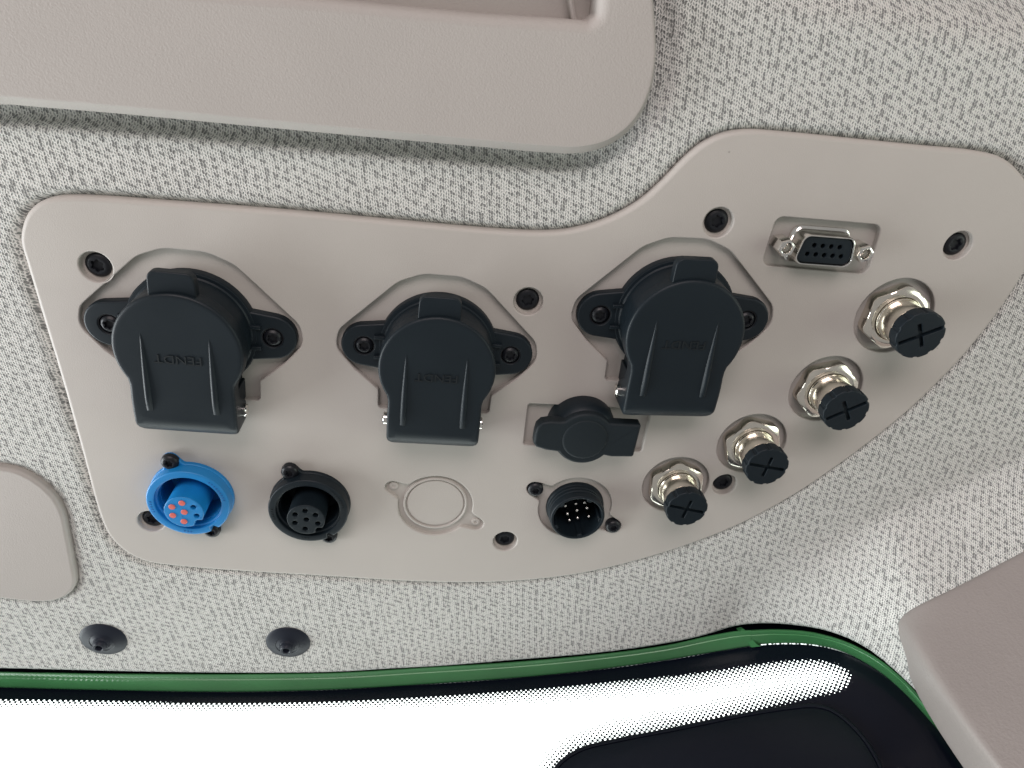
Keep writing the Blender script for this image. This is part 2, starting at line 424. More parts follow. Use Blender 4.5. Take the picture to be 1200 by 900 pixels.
# plan curve of the windscreen: y over x (mm), from the headliner's edge
EDGE_FLAT = [(-200,777),(-60,781),(0,782),(150,785),(300,786),(400,784.5),(450,781.5),(520,778),(600,772),(700,764),(780,753),(830,742.5),(870,731)]
_fp = [P(*p, -2.0) for p in EDGE_FLAT]
_xs = [p.x for p in _fp]; _ys = [p.y for p in _fp]
sx = (_ys[-1]-_ys[-3])/(_xs[-1]-_xs[-3])
for k in range(1, 9):                      # sweeping back to the pillar on the right
    _xs.append(_xs[-1]+18); _ys.append(_ys[-1]+18*(sx+0.05*k))
_xs = [_xs[0]-120]+_xs; _ys = [_ys[0]+14]+_ys
_XX = np.linspace(_xs[0], _xs[-1], 400); _YY = np.interp(_XX, _xs, _ys)
_k = np.ones(21)/21; _YY = np.convolve(np.pad(_YY, 10, mode='reflect', reflect_type='odd'), _k, 'valid')
def Ye(x): return np.interp(x, _XX, _YY)
def on_screen(px, py, off=0.0):            # ray through a pixel -> the upright surface y = Ye(x)+off, in mm
    d = ray(px, py); d = Vector((d.x, d.y, d.z)).normalized()
    lo, hi = 60.0, 900.0
    f = lambda t: (d.y*t) - (float(Ye(d.x*t))+off)
    for _ in range(50):
        m = (lo+hi)/2
        if f(m) > 0: lo = m
        else: hi = m
    t = (lo+hi)/2
    return Vector((d.x*t, d.y*t, D*1000+d.z*t))
EDGE_PX = EDGE_FLAT[:-1]+[(860,732),(885,729),(910,728.5),(950,732),(985,740.5),(1010,751),(1035,767),(1055,782),(1075,800),(1100,830),(1140,885)]
_e3 = [on_screen(*p) for p in EDGE_PX]
_ex = np.array([p.x for p in _e3]); _ez = np.array([p.z for p in _e3])
_zx = np.linspace(_ex[0]-60, _ex[-1]+150, 500)
_zz = np.interp(_zx, np.append(_ex, _ex[-1]+150), np.append(_ez, _ez[-1]+20))
_k2 = np.hanning(15); _k2 /= _k2.sum(); _zz = np.convolve(np.pad(_zz, 7, mode='reflect', reflect_type='odd'), _k2, 'valid')
def Ze(x): return np.interp(x, _zx, _zz)
_cr0, _cr1 = P(950, 3), P(1200, 42)        # crease in the headliner at the top right
_clips = [P(122, 748, -1.2), P(338, 751.5, -1.2)]
def headliner_z(X, Y):
    z = np.full(X.shape, -1.2)
    z = z + 0.35*np.sin(X*0.021+Y*0.013)
    dp = sdf(PANEL, X, Y)
    z = z - 2.2*np.exp(-np.clip(dp, 0, None)**2/1.2) - 9*sstep(-dp, 1.0, 4.0)
    db = sdf(BEZEL, X, Y)
    z = z - 4.5*(1-sstep(db, 5.0, 8.4)) - 14*sstep(-db, 7, 12)
    dl = sdf(PLATE, X, Y)
    z = z - 1.6*np.exp(-np.clip(dl, 0, None)**2/2.0) - 6*sstep(-dl, 1.0, 3.5)
    for q in _clips:
        r_ = np.hypot(X-q.x, Y-q.y); z = z - 0.9*np.exp(-(r_/9.5)**4)
    t = np.clip(Y-Ye(X), 0, None)
    ramp = (1-sstep(t, 0, 46))**1.25
    z = z + (Ze(X)-(-1.2))*ramp
    ex, ey = _cr1.x-_cr0.x, _cr1.y-_cr0.y; L = math.hypot(ex, ey)
    s = ((X-_cr0.x)*(-ey)+(Y-_cr0.y)*ex)/L
    s = s if s is not None else 0
    z = z - 1.5*np.log1p(np.exp(np.clip(s/2.0, -40, 40)))*2.0*sstep(X, 60, 100)
    return z

# ------------------------------------------------------------------ setting
def build_headliner():
    nx, ny = 300, 300
    xs = np.linspace(-300, 330, nx)
    vv = np.linspace(0, 1, ny)
    X = np.repeat(xs[None, :], ny, 0)
    y0 = Ye(xs)[None, :]
    Y = y0+(62-y0)*vv[:, None]
    Z = headliner_z(X, Y)
    # rolled lip along the windscreen edge
    lipX = np.repeat(xs[None, :], 3, 0)
    ze = Z[0]
    lipY = np.stack([Ye(xs)-0.2, Ye(xs)-1.6, Ye(xs)-1.6]); lipZ = np.stack([ze-7, ze-1.8, ze-0.6])
    X = np.concatenate([lipX, X]); Y = np.concatenate([lipY, Y]); Z = np.concatenate([lipZ, Z])
    n = X.shape[0]
    verts = np.stack([X, Y, Z], -1).reshape(-1, 3)*MM
    idx = np.arange(n*nx).reshape(n, nx)
    faces = np.stack([idx[:-1, :-1], idx[:-1, 1:], idx[1:, 1:], idx[1:, :-1]], -1).reshape(-1, 4)
    me = bpy.data.meshes.new('headliner'); me.from_pydata(verts.tolist(), [], faces.tolist())
    # arc length along each column keeps the knit's size where the cloth bends
    seg = np.sqrt(np.diff(Y, axis=0)**2+np.diff(Z, axis=0)**2)
    flat = np.abs(np.diff(Y, axis=0))
    use = np.where(Y[1:] < Ye(xs)[None, :]+50, seg, flat)
    vcoord = np.concatenate([np.zeros((1, nx)), np.cumsum(use, 0)])
    vcoord = vcoord-vcoord[-1:, :]+62
    uvl = me.uv_layers.new(name='UVMap')
    Zc_ = np.clip(Z, -4, 60); UV = np.stack([X+0.45*Zc_, Y-0.45*Zc_], -1).reshape(-1, 2)
    li = np.zeros(len(me.loops), int); me.loops.foreach_get('vertex_index', li)
    uvl.data.foreach_set('uv', UV[li].ravel())
    me.materials.append(M_fabric); me.polygons.foreach_set('use_smooth', [True]*len(me.polygons))
    o = bpy.data.objects.new('headliner', me); C.objects.link(o); o['kind'] = 'structure'
    o['label'] = 'pale grey knitted ceiling lining flecked with darker stitches'
build_headliner()
bm = bmesh.new()
gridmesh(bm, [[(x, float(Ye(x))-17, -60), (x, float(Ye(x))-17, -19), (x, float(Ye(x))+2, -16), (x, 120, -45)] for x in np.linspace(-320, 340, 40)])
o = obj('light_leak_block', bm, M_leak_block, wn=False); o['kind'] = 'structure'  # dark sheet added behind the lining to stop world light leaking through gaps
bm = bmesh.new()
gridmesh(bm, [[(1600*math.sin(a), -1000*math.cos(a)*0.9-120, z) for z in (-900, -300, 0, 380)] for a in np.linspace(-1.15, 1.15, 25)])
o = obj('sky', bm, M_sky, wn=False); o['kind'] = 'structure'

# ------------------------------------------------------------------ windscreen, green frame, dark housing
CLEAR_PX = [(-150,820),(0,820.5),(100,821.5),(240,824.5),(300,824.5),(400,822.5),(500,818),(620,810),(740,799),(860,785),(915,777.5),(950,775.5),(975,779),(990,786),(995,796),
            (986,806),(950,815),(900,826.5),(850,838.5),(800,849),(750,859),(705,869),(678,879),(660,892),(648,907),(640,930),(646,980),(690,1012),(1040,1012),(1120,1060),(1180,1150),(1250,1300),(600,1400),(-150,1300)]
GTOP_PX = [(-90,785),(0,787),(120,789),(240,789.5),(320,789),(400,787.5),(500,781.5),(600,775.5),(700,766.5),(780,756),(830,745),(860,739.5),(880,738),(910,737),(950,740),(985,749),(1010,760),(1035,775),(1060,796),(1085,824),(1112,858),(1150,910)]
GBOT_PX = [(-90,804),(0,806),(120,809),(240,811),(320,810.5),(400,808),(500,802),(600,795),(700,785),(780,774),(830,765.5),(860,760.5),(880,757.5),(910,755),(950,756),(985,763.5),(1010,775),(1035,791),(1060,813),(1085,840),(1112,872),(1150,924)]
GLASS_OFF = -15.0
wr = thing('windscreen', 'windscreen with black dotted printed border, bright white sky behind', 'window', (0, float(Ye(0)), 0))
def build_glass():
    nx, nz = 560, 190
    xs = np.linspace(-300, 330, nx); zs = np.linspace(-34, 130, nz)
    X, Z = np.meshgrid(xs, zs); Y = Ye(X)+GLASS_OFF
    s = np.concatenate([[0], np.cumsum(np.hypot(np.diff(xs), np.diff(Ye(xs))))])
    Sx = np.repeat(s[None], nz, 0)
    def to_sz(pxs):
        out = []
        for p in pxs:
            q = on_screen(*p, GLASS_OFF); out.append((float(np.interp(q.x, xs, s)) if xs[0] <= q.x <= xs[-1] else (q.x-xs[0] if q.x < xs[0] else s[-1]+q.x-xs[-1]), q.z))
        return out
    cl = catmull(to_sz(CLEAR_PX), 4)
    d = -sdf(cl, Sx, Z)
    low = to_sz([(700, 868)])[0]
    # width over which the printed dots fade: narrow along the top left, wide towards the right tip
    tip = to_sz([(990, 796)])[0]
    u0 = to_sz([(300, 825)])[0][0]
    wdt = 5.5+9.0*sstep(Sx, u0, tip[0]-35)
    att = d/wdt
    gl = catmull(to_sz(GBOT_PX), 3, closed=False)
    gx = np.array([p[0] for p in gl]); gz = np.array([p[1] for p in gl])
    below = Z-np.interp(Sx, gx, gz)
    l0, l1, l2, l3 = [to_sz([p])[0][0] for p in ((150, 810), (330, 810), (930, 756), (1005, 772))]
    em = 0.8*sstep(Sx, l0, l1)*(1-sstep(Sx, l2, l3))
    verts = np.stack([X, Y-float(Ye(0)), Z], -1).reshape(-1, 3)*MM
    idx = np.arange(nx*nz).reshape(nz, nx)
    faces = np.stack([idx[:-1, :-1], idx[:-1, 1:], idx[1:, 1:], idx[1:, :-1]], -1).reshape(-1, 4)
    me = bpy.data.meshes.new('glass_pane'); me.from_pydata(verts.tolist(), [], faces.tolist())
    a = me.attributes.new('clear_mm', 'FLOAT', 'POINT'); a.data.foreach_set('value', att.ravel().astype(np.float32))
    a = me.attributes.new('edge_mm', 'FLOAT', 'POINT'); a.data.foreach_set('value', below.ravel().astype(np.float32))
    a = me.attributes.new('edge_line', 'FLOAT', 'POINT'); a.data.foreach_set('value', em.ravel().astype(np.float32))
    uvl = me.uv_layers.new(name='UVMap'); UV = np.stack([Sx, Z], -1).reshape(-1, 2)
    li = np.zeros(len(me.loops), int); me.loops.foreach_get('vertex_index', li); uvl.data.foreach_set('uv', UV[li].ravel())
    me.materials.append(M_glass); me.polygons.foreach_set('use_smooth', [True]*len(me.polygons))
    o = bpy.data.objects.new('glass_pane', me); C.objects.link(o); o.parent = wr
build_glass()
fr = thing('window_frame', 'green painted steel rim between the headliner edge and the windscreen', 'window frame', (0, float(Ye(0)), 0))
def strip(bm, i0, i1, prof):
    n = 5
    T = catmull(GTOP_PX, n, closed=False)[i0*n:i1*n+1]; B = catmull(GBOT_PX, n, closed=False)[i0*n:i1*n+1]
    pts = []
    for t, b in zip(T, B):
        row = []
        for f, off in prof:
            q = on_screen(t[0]+(b[0]-t[0])*f, t[1]+(b[1]-t[1])*f, off); row.append((q.x, q.y-float(Ye(0)), q.z))
        pts.append(row)
    gridmesh(bm, pts)
PROF = [(0.0, -9.0), (0.0, -4.0), (0.03, -3.0), (0.08, -3.0), (0.26, -5.0), (0.31, -5.9), (0.36, -6.0), (0.62, -9.3), (0.86, -12.3), (0.95, -13.6), (1.0, -14.8), (0.96, -14.95)]
bm = bmesh.new(); strip(bm, 0, 12, PROF); obj('rail', bm, M_green, fr, 60, wn=False)
bm = bmesh.new(); strip(bm, 12, 21, [(f*0.92+(0.05 if f > 0 else 0), o_-0.3) for f, o_ in PROF]); obj('rail', bm, M_green, fr, 60, wn=False)
bm = bmesh.new()
for (a, b, o1) in (((870, 737.5), (887, 760), -2.3),):
    q = [on_screen(*p, -2.5-11.5*min(1, max(0, (p[1]-738)/20))) for p in ((866, 739), (872, 737), (879, 745), (886, 755), (893, 757.5), (880, 759), (873, 748))]
    q2 = [p+Vector((0, -2, -3)) for p in q]
    v1 = [bm.verts.new(p-Vector((0, float(Ye(0)), 0))) for p in q]; v2 = [bm.verts.new(p-Vector((0, float(Ye(0)), 0))) for p in q2]
    bm.faces.new(v1); bridge(bm, v1, v2)
bmesh.ops.bevel(bm, geom=list(bm.edges), offset=0.25, segments=2, affect='EDGES')
obj('weld_joint', bm, M_green, fr, 50, wn=False)
# black seal seen in the gap over the corner of the rim
HOUSE_PX = [(630,930),(645,905),(658,889),(682,875),(720,865.5),(800,850),(870,835.5),(930,826),(955,824.5),(976,830),(1000,848),(1020,872),(1035,900),(1048,940),(1060,1000),(620,1010)]
def build_housing():
    hp = catmull(HOUSE_PX, 4)
    c = on_screen(850, 890, GLASS_OFF+0.5)
    t = thing('sensor_housing', 'dark housing with rounded corners fixed low on the windscreen', 'sensor', c)
    bm = bmesh.new()
    cx = sum(p[0] for p in hp)/len(hp); cy = sum(p[1] for p in hp)/len(hp)
    loops = []
    for shrink, off in ((0, 0.4), (0, 1.6), (0.8, 2.4), (2.0, 2.7), (4.2, 2.75), (5.0, 2.2), (5.8, 2.75)):
        o2 = offset(ccw(hp), -shrink)
        loops.append([bm.verts.new(on_screen(*p, GLASS_OFF+off)-c) for p in o2])
    for a, b in zip(loops[:-1], loops[1:]): bridge(bm, a, b)
    f = bm.faces.new(loops[-1])
    obj('cover', bm, M_housing, t, 50, wn=False)
    bm = bmesh.new()
    loops = []
    for r, off in ((31, 2.6), (29, 4.0), (25, 4.6), (18, 4.3), (12, 3.2)):
        loops.append([bm.verts.new(on_screen(945+r*math.cos(a), 903+r*0.75*math.sin(a), GLASS_OFF+off)-c) for a in np.linspace(0, 2*PI, 40, endpoint=False)])
    for a, b in zip(loops[:-1], loops[1:]): bridge(bm, a, b)
    bm.faces.new(loops[-1])
    obj('lens_ring', bm, M_housing, t, 50, wn=False)
M_housing = plastic('dark_navy_plastic', (0.004, 0.0055, 0.012), 0.42, 3000, 0.08, 0.22, 0.15)
build_housing()

# ------------------------------------------------------------------ pillar trim, overhead console, left plate
def on_liner(px, py, lift=0.0):
    d = ray(px, py).normalized(); lo, hi = 100.0, 700.0
    def f(t):
        x, y, z = d.x*t, d.y*t, D*1000+d.z*t
        return z-(float(headliner_z(np.array([[x]]), np.array([[y]]))[0, 0])+lift)
    for _ in range(40):
        m = (lo+hi)/2
        if f(m) > 0: lo = m
        else: hi = m
    return Vector((d.x*lo, d.y*lo, D*1000+d.z*lo))
def build_trim():
    org = on_liner(1120, 690, 1)
    a = on_liner(1068, 712, 7.0); b = on_liner(1200, 650, 3.5); c = on_screen(1150, 930, 4)
    c = Vector((0, 0, D*1000))+(c-Vector((0, 0, D*1000)))*0.93
    nrm = (b-a).cross(c-a).normalized()
    def main(px, py, k=0.0):
        d = ray(px, py).normalized(); o0 = Vector((0, 0, D*1000))
        t = nrm.dot(a-o0)/nrm.dot(d)
        return o0+d*(t-k)
    rows = [
        [(1052.5,731),(1054,727),(1057.5,722),(1064,716),(1081,706.5),(1118,690),(1200,646),(1300,592)],
        [(1053.5,747),(1058,746),(1064,745),(1072,744),(1090,737),(1130,725),(1215,700),(1310,670)],
        [(1058,768),(1064,768),(1073,769),(1083,770),(1100,770),(1145,768),(1230,765),(1320,760)],
        [(1067,798),(1078,799),(1092,802),(1105,806),(1122,812),(1165,822),(1240,840),(1330,850)],
        [(1086,834),(1102,838),(1118,843),(1132,849),(1150,856),(1190,874),(1255,905),(1340,940)],
        [(1112,875),(1131,880),(1149,886),(1163,892),(1180,900),(1215,925),(1270,970),(1350,1030)],
        [(1150,930),(1172,935),(1190,940),(1205,945),(1220,950),(1250,975),(1300,1030),(1360,1100)]]
    pts = []
    for i, row in enumerate(rows):
        out = []
        w = on_screen(*row[0], 2.0); w = w if i > 1 else on_liner(*row[0], 2.2)
        m0 = main(*row[3]) if i != 1 else min((main(*row[3]), on_liner(*row[3], 5.0)), key=lambda q: (q-Vector((0, 0, D*1000))).length)
        dw = (w-Vector((0, 0, D*1000))).length; dm = (m0-Vector((0, 0, D*1000))).length
        if i == 0: dw = dm+0.6
        lin = lambda p, k: on_liner(*p, k)
        near = lambda p, k: min((main(*p), on_liner(*p, k)), key=lambda q: (q-Vector((0, 0, D*1000))).length)
        for j, p in enumerate(row):
            if i == 0: out.append(on_liner(*p, 3.2+(3.0 if j in (4, 5) else 2.0 if j > 5 else 0)))
            elif j >= 3: out.append(near(p, 7.0) if i in (1, 2) else main(*p))
            else:
                k = (0.0, 0.42, 0.80)[j]
                d = ray(*p).normalized(); out.append(Vector((0, 0, D*1000))+d*(dw+(dm-dw)*k))
        d = ray(row[0][0]-1, row[0][1]).normalized()
        out = [out[0]+Vector((d.x, d.y, d.z))*9]+out
        pts.append(out)
    first = [p+ray(*rows[0][max(j-1, 0)]).normalized()*12 for j, p in enumerate(pts[0])]
    pts = [first]+pts
    t = thing('pillar_trim', 'taupe plastic pillar cover in the lower right corner of the cab', 'trim panel', org)
    bm = bmesh.new(); gridmesh(bm, [[p-org for p in r] for r in pts])
    ob = obj('cover', bm, M_trim, t, 180, wn=False)
    for e in ob.data.edges: pass
    md = ob.modifiers.new('sub', 'SUBSURF'); md.levels = 3; md.render_levels = 3
    cr = ob.data.attributes.new('crease_edge', 'FLOAT', 'EDGE')
    nc = len(pts[0])
    for k, e in enumerate(ob.data.edges):
        i0, j0 = divmod(e.vertices[0], nc); i1, j1 = divmod(e.vertices[1], nc)
        if i0 == 1 and i1 == 1: cr.data[k].value = 0.8
        if j0 == 1 and j1 == 1: cr.data[k].value = 0.8
build_trim()

def build_console():
    c = P(400, 60, BZ)
    t = thing('overhead_console', 'large beige plastic overhead console with open pocket along the top edge', 'console', c)
    loc = lambda o_: [(x-c.x, y-c.y) for x, y in o_]
    pk = [P2(*p, BZ) for p in [(180,-18),(330,-8),(470,7),(560,15.5),(640,20.5),(690,24.5),(699,18),(702,-5),(700,-90),(180,-110)]]
    pocket = ccw(rpoly(ccw(pk), 1.2, 4))
    bm = bmesh.new()
    BB = ccw(loc(BEZEL)); base = []
    for i in range(len(BB)):
        e_ = Vector(BB[(i+1) % len(BB)])-Vector(BB[i-1]); nn = Vector((e_.y, -e_.x)).normalized()
        g = 0.8+1.15*max(0.0, -nn.y); base.append((BB[i][0]+nn.x*g, BB[i][1]+nn.y*g))
    r0 = ring(bm, base, -4.6); r1 = ring(bm, offset(base, 0.25), -3.9); r2 = ring(bm, BB, -0.55); r3 = ring(bm, offset(BB, -0.25), -0.15); r4 = ring(bm, offset(BB, -0.8), 0)
    for q_, w_ in ((r0, r1), (r1, r2), (r2, r3), (r3, r4)): bridge(bm, q_, w_)
    pr = None
    for dd_, zz_ in ((0, -11), (0, -3.0), (0.4, -1.5), (1.2, -0.5), (2.4, -0.1), (3.2, 0)):
        rr_ = ring(bm, offset(ccw(loc(pocket)), dd_), zz_)
        if pr: bridge(bm, pr, rr_)
        pr = rr_
    cap(bm, r4, [pr], 0)
    # underside turning inwards, so that the rim keeps its thickness
    a = ring(bm, base, -4.6); b = ring(bm, loc(offset(BEZEL, -7)), -5.2); e = ring(bm, loc(offset(BEZEL, -7)), -15)
    bridge(bm, a, b); bridge(bm, b, e)
    obj('cover', bm, M_bezel, t, 40)
    bm = bmesh.new(); sheet(bm, loc(offset(pocket, 4)), -11); obj('pocket_floor', bm, M_bezel, t)
    bm = bmesh.new()
    q = [P(655, -60, -6), P(659, -60, -6), P(676, 40, -6), P(669, 40, -6)]
    slab(bm, [(p.x-c.x, p.y-c.y) for p in q], [], -7.5, -11, 0.5); obj('divider', bm, M_bezel, t)
build_console()
c = P(30, 630)
bm = bmesh.new(); slab(bm, [(x-c.x, y-c.y) for x, y in PLATE], [], 0.6, -5, 1.3, seg=4)
o = obj('cover_plate', bm, M_bezel); o.location = Vector((c.x, c.y, 0))*MM
tag(o, 'blank beige cover plate with rounded corners at the left edge of the headliner', 'cover plate')

# ------------------------------------------------------------------ the connector panel
DEP = -2.1                                 # depth of the recess floors
COVERS = [((130.5,379.7),(318,395.6)), ((427,404.5),(598,416)), ((701.5,369),(876,375))]
def frame2(a, b, z=0):
    a, b = P(*a, z), P(*b, z); m = (a+b)/2; return (m.x, m.y), math.atan2(b.y-a.y, b.x-a.x), (b-a).length
cov = [frame2(a, b, 0.5) for a, b in COVERS]
def diamond(notch):                        # recess under a lidded socket
    pts = [(-32.8,-1.5),(-26.5,-9.2),(-18.8,-16.2),(-18.8,-23.4),(18.8,-23.4),(18.8,-16.2),(26.5,-9.2),(32.8,-1.5),(31.5,4.8),(13.5,22.2),(6,25.3),(-6,25.3),(-13.5,22.2),(-31.5,4.8)]
    return rpoly(pts, [6,5,1.2,1.6,1.6,1.2,5,6,6,10,12,12,10,6], 5)
TORX_PX = [(112,313),(619,353.5),(842,261),(1123,288),(177,611),(592,634.5),(849,568)]
M12_PX = [(1048,371,0.38),(967.8,456.5,0.45),(881,520.5,-0.25),(792,568.5,-0.3)]
CPC_BLUE = ((200,540),(249,620)); CPC_BLACK = ((340,551.5),(386,627)); CPC_MALE = ((627.5,573),(718.5,616.5)); BLANK = ((461,571.7),(557.5,614))
male = frame2(*CPC_MALE); blank = frame2(*BLANK)
def eared(r, ear, half, n=40):             # round recess with two ears, along x
    from math import acos
    a = hull(circle(ear, 20, (half, 0))+circle(ear*1.25, 20, (r*0.72, 0)))
    # circle with ear lobes: take the outer radius at each angle
    out = []
    def rad(t):
        best = r
        for sgn in (1, -1):
            # lobe: capsule from centre to (sgn*half,0) of radius ear
            ct, st = math.cos(t), math.sin(t)
            if ct*sgn <= 0: continue
            # outer crossing with the capsule
            cx = sgn*half; b_ = ct*cx; disc = b_*b_-(cx*cx-ear*ear)
            if disc >= 0: best = max(best, b_+math.sqrt(disc))
            elif abs(st) > 1e-6 and abs(ear/st*ct) < half: best = max(best, abs(ear/st))
        return best
    for i in range(144):
        t = 2*PI*i/144; q = rad(t); out.append((q*math.cos(t), q*math.sin(t)))
    # soften the inner corners
    for _ in range(2):
        out = [tuple(0.25*np.array(out[i-1])+0.5*np.array(out[i])+0.25*np.array(out[(i+1) % len(out)])) for i in range(len(out))]
    return out
DB_C = [(910.5,253.5),(1034,264),(1016,321.5),(892.7,311)]
AUX_C = [(619,473),(764,480),(752,529.5),(613.5,521)]
holes = []
COV_S = (1.02, 1.0, 1.035)
for (m, a, L), k_ in zip(cov, COV_S): holes.append(place([(x*k_, y*k_) for x, y in diamond(0)], m, a))
holes.append(rpoly([P2(*p) for p in DB_C], 2.6, 5))
holes.append(rpoly([P2(*p) for p in AUX_C], 1.0, 4))
torx = [P2(*p, 0) for p in TORX_PX]
TORX_R = 4.7
for p in torx: holes.append(circle(TORX_R, 32, p))
M12_S = (1.075, 1.045, 1.025, 1.015)
for (x, y, r), k_ in zip(M12_PX, M12_S): holes.append(circle(12.5*k_, 56, P2(x, y)))
R_CPC = 14.0
holes.append(place(eared(14.0, 3.4, male[2]/2), male[0], male[1]))
holes.append(place(eared(13.8, 3.2, blank[2]/2), blank[0], blank[1]))
ringc = []
for A_, B_ in (CPC_BLUE, CPC_BLACK):
    q_ = (P(*A_, 1.0)+P(*B_, 1.0))/2; ringc.append((q_.x, q_.y)); holes.append(circle(10.9, 48, ringc[-1]))
pc = P(560, 450)
panel = thing('connector_panel', 'beige plastic connector panel with S curved outline set into the headliner', 'panel', (pc.x, pc.y, 0))
def pl(o_): return [(x-pc.x, y-pc.y) for x, y in o_]
bm = bmesh.new()
slab(bm, pl(PANEL), [pl(h) for h in holes], 0, -4.5, 1.5, 0.45, 4, hz=DEP-0.5)
obj('face_plate', bm, M_panel, panel, 40)
bm = bmesh.new(); slab(bm, pl(offset(PANEL, -2.5)), [pl(circle(11.0, 40, q_)) for q_ in ringc]+[pl(circle(10.7, 40, male[0]))], DEP, DEP-1.5, 0); obj('recess_floor', bm, M_panel, panel)
# shallower floor inside the blank port and the round port
for (m, a, L), nm in ((blank, 'blank_port'), (male, 'port_floor')):
    bm = bmesh.new()
    o_ = place(eared(R_CPC+0.6, 3.6, L/2), m, a)
    if nm == 'blank_port':
        slab(bm, pl(o_), [], -1.5, DEP+0.1, 0)
        lathe(bm, [(12.0, -1.6), (11.85, -0.7), (11.6, -0.5), (11.2, -0.5), (11.0, -0.7), (10.9, -1.4), (10.45, -1.43), (10.35, -0.95), (10.1, -0.85), (0, -0.85)], 64, (m[0]-pc.x+0.0, m[1]-pc.y+0.6))
        for s in (1, -1):
            q = (m[0]+s*L/2*math.cos(a)-pc.x, m[1]+s*L/2*math.sin(a)-pc.y)
            lathe(bm, [(1.7, -1.55), (1.65, -1.1), (1.4, -1.0), (0.75, -1.0), (0.6, -1.25), (0, -1.3)], 24, q)
    else: slab(bm, pl(o_), [pl(circle(10.6, 48, m))], -1.7, DEP+0.1, 0)
    obj(nm, bm, M_panel, panel, 40)

def star(r=1.9, k=0.74, n=48): return [((r*(0.87+0.13*math.cos(6*2*PI*i/n)))*math.cos(2*PI*i/n), (r*(0.87+0.13*math.cos(6*2*PI*i/n)))*math.sin(2*PI*i/n)) for i in range(n)]
def screw_mesh(rh=3.9, h=1.6, rs=2.1, dome=0.5, collar=0):
    bm = bmesh.new()
    st = star(rs)
    prof = [(rh, -h), (rh, -0.9), (rh-0.12, -0.62), (rh-0.5, -0.35), (rh*0.72, -0.05), (rs*1.16, 0.0)]
    rings = []
    n = 48
    for r, z in prof: rings.append(ring(bm, circle(r, n), z))
    rings.append(ring(bm, [(x*1.04, y*1.04) for x, y in st], -0.05)); rings.append(ring(bm, st, -0.3)); rings.append(ring(bm, [(x*0.95, y*0.95) for x, y in st], -0.9))
    for a, b in zip(rings[:-1], rings[1:]): bridge(bm, a, b)
    bm.faces.new(rings[-1])
    if collar: lathe(bm, [(rh+collar, -h-0.2), (rh+collar, -h+0.45), (rh+collar-0.3, -h+0.6), (rh-0.2, -h+0.6)], 40)
    return bm
torx_me = None
for i, p in enumerate(torx):
    if torx_me is None:
        so = obj('torx_screw', screw_mesh(3.75, 1.7, 1.95, collar=0.35), M_dark, panel, 45); torx_me = so.data
    else:
        so = so.copy(); C.objects.link(so); so.parent = panel
    so.location = Vector((p[0]-pc.x, p[1]-pc.y, -1.15))*MM; so.rotation_euler = (0, 0, random.uniform(0, 1))

